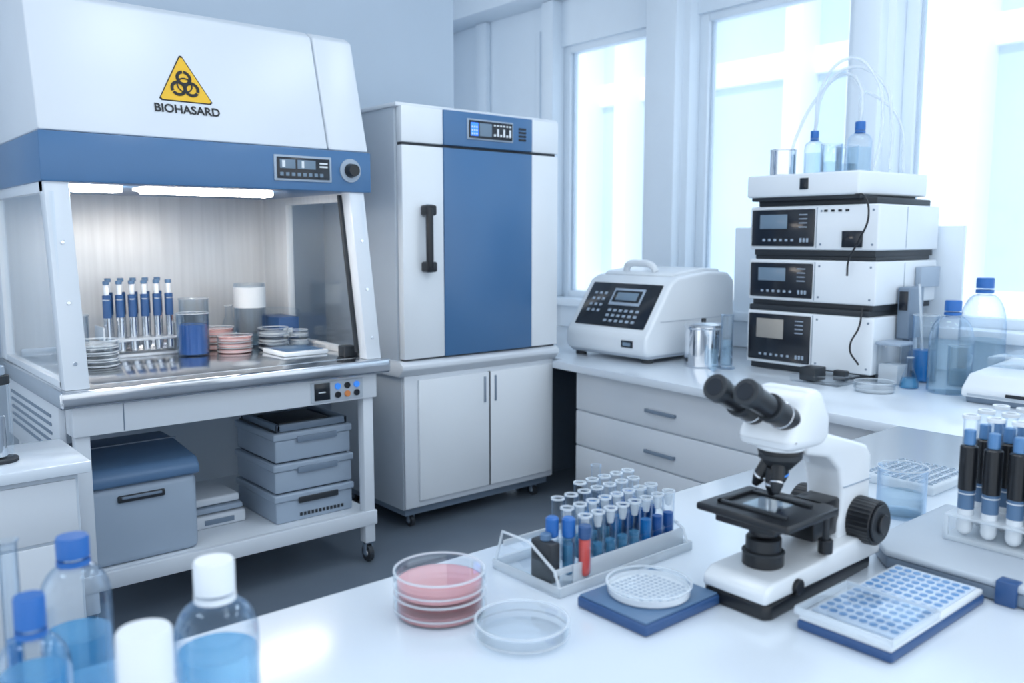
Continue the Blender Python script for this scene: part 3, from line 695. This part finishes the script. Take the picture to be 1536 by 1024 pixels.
prism('head',WHITE2,'y',[(1.485,1.175),(1.475,1.20),(1.535,1.285),(1.565,1.30),(1.595,1.29),(1.63,1.235),(1.63,1.185),(1.60,1.172)],.900,1.030,.020,4)
cyl('head_ring',BLACK,.046,.016,(1.545,.965,1.158))
cyl('head_collar',WHITE2,.050,.010,(1.545,.965,1.168))
lathe('nosepiece',DARK,[(0,.0),(.022,0),(.044,.024),(.044,.036),(0,.036)],(1.545,.965,1.124),32)
for k in range(4):
    a=math.radians(45+90*k-20); c=Vector((1.545,.965,1.135)); dd=Vector((math.cos(a)*.5,math.sin(a)*.5,-1)).normalized()
    if k==3: dd=Vector((-.05,0,-1)).normalized()
    st=c+Vector((math.cos(a),math.sin(a),0))*.024
    if k==3: st=Vector((1.52,.965,1.13))
    rod('objective_barrel_%d'%k,BLACK,st,st+dd*.032,.0145)
    rod('objective_band_%d'%k,[BBLU,CHROME,CHROME,CHROME][k],st+dd*.032,st+dd*.038,.0142)
    rod('objective_tip_%d'%k,BLACK if k%2 else DARK,st+dd*.038,st+dd*.058,.0135,.007)
for k,yy in enumerate((.930,1.000)):
    p0=Vector((1.575,yy,1.205)); p1=Vector((1.362,yy,1.312)); dr=(p1-p0).normalized()
    rod('eyepiece_tube_%d'%k,BLACK,p0,p0+dr*.14,.0275,.026)
    rod('eyepiece_collar_%d'%k,DARK,p0+dr*.135,p0+dr*.15,.029)
    rod('eyepiece_%d'%k,BLACK,p0+dr*.15,p0+dr*.215,.023,.024)
    rod('eyecup_%d'%k,DARK,p0+dr*.215,p0+dr*.238,.027)
    rod('eye_lens_%d'%k,SCR,p0+dr*.238,p0+dr*.24,.018)
    rod('eyepiece_band_%d'%k,CHROME,p0+dr*.098,p0+dr*.101,.0278)
# ---- foreground bottles
bottle('squeeze_bottle',.444,1.196,zb,.060,.274,WHITE2,CLIQ,.50,.17,.38,.58)
bottle('reagent_bottle',.314,1.445,zb,.053,.272,CAPB,CLIQ,.42,.12,.36,.60)
bottle('reagent_bottle',.214,1.245,zb,.046,.268,CAPB,CLIQ,.60,.16,.33,.60)
bottle('wash_bottle',.318,1.110,zb,.041,.238,WHITE2,FROST,.6,.30,.66,.50)
bottle('reagent_bottle',.12,1.42,zb,.040,.30,SLATE,CLIQ,.5,.15,.4,.62)
G('graduated_cylinder',.235,1.51,zb)
lathe('cylinder_glass',GLASS,[(0,0),(.025,0),(.025,.01),(.014,.015),(.014,.26),(.017,.265),(.012,.26),(.012,.02),(0,.018)],(.235,1.51,zb),24)
lathe('cylinder_liquid',BLIQ,[(0,.02),(.011,.02),(.011,.10),(0,.10)],(.235,1.51,zb),24)
# ================================================================== LIGHT
w=D.worlds.new('sky'); bpy.context.scene.world=w; w.use_nodes=True
bg=w.node_tree.nodes['Background']; bg.inputs[0].default_value=(.83,.915,1,1); bg.inputs[1].default_value=1.25
sd=Vector((.62,.25,-.74)).normalized()
l=D.lights.new('sun','SUN'); l.energy=2.2; l.angle=math.radians(3); l.color=(1,.98,.95)
o=D.objects.new('sun',l); bpy.context.scene.collection.objects.link(o)
o.rotation_euler=sd.to_track_quat('-Z','Y').to_euler()
# ================================================================== CAMERA
cam=D.cameras.new('camera'); co=D.objects.new('camera',cam); bpy.context.scene.collection.objects.link(co)
cam.sensor_width=36; cam.lens=1287/1536*36
co.location=(0,0,1.6)
hd=Vector((.646,.763,0)).normalized()
fw=(hd*math.cos(math.radians(6.95))+Vector((0,0,-math.sin(math.radians(6.95))))).normalized()
co.rotation_euler=fw.to_track_quat('-Z','Y').to_euler()
cam.dof.use_dof=True; cam.dof.focus_distance=2.8; cam.dof.aperture_fstop=2.6
cam.clip_start=.05
bpy.context.scene.camera=co
vs=bpy.context.scene.view_settings
vs.view_transform='Standard'; vs.look='None'; vs.exposure=0.30
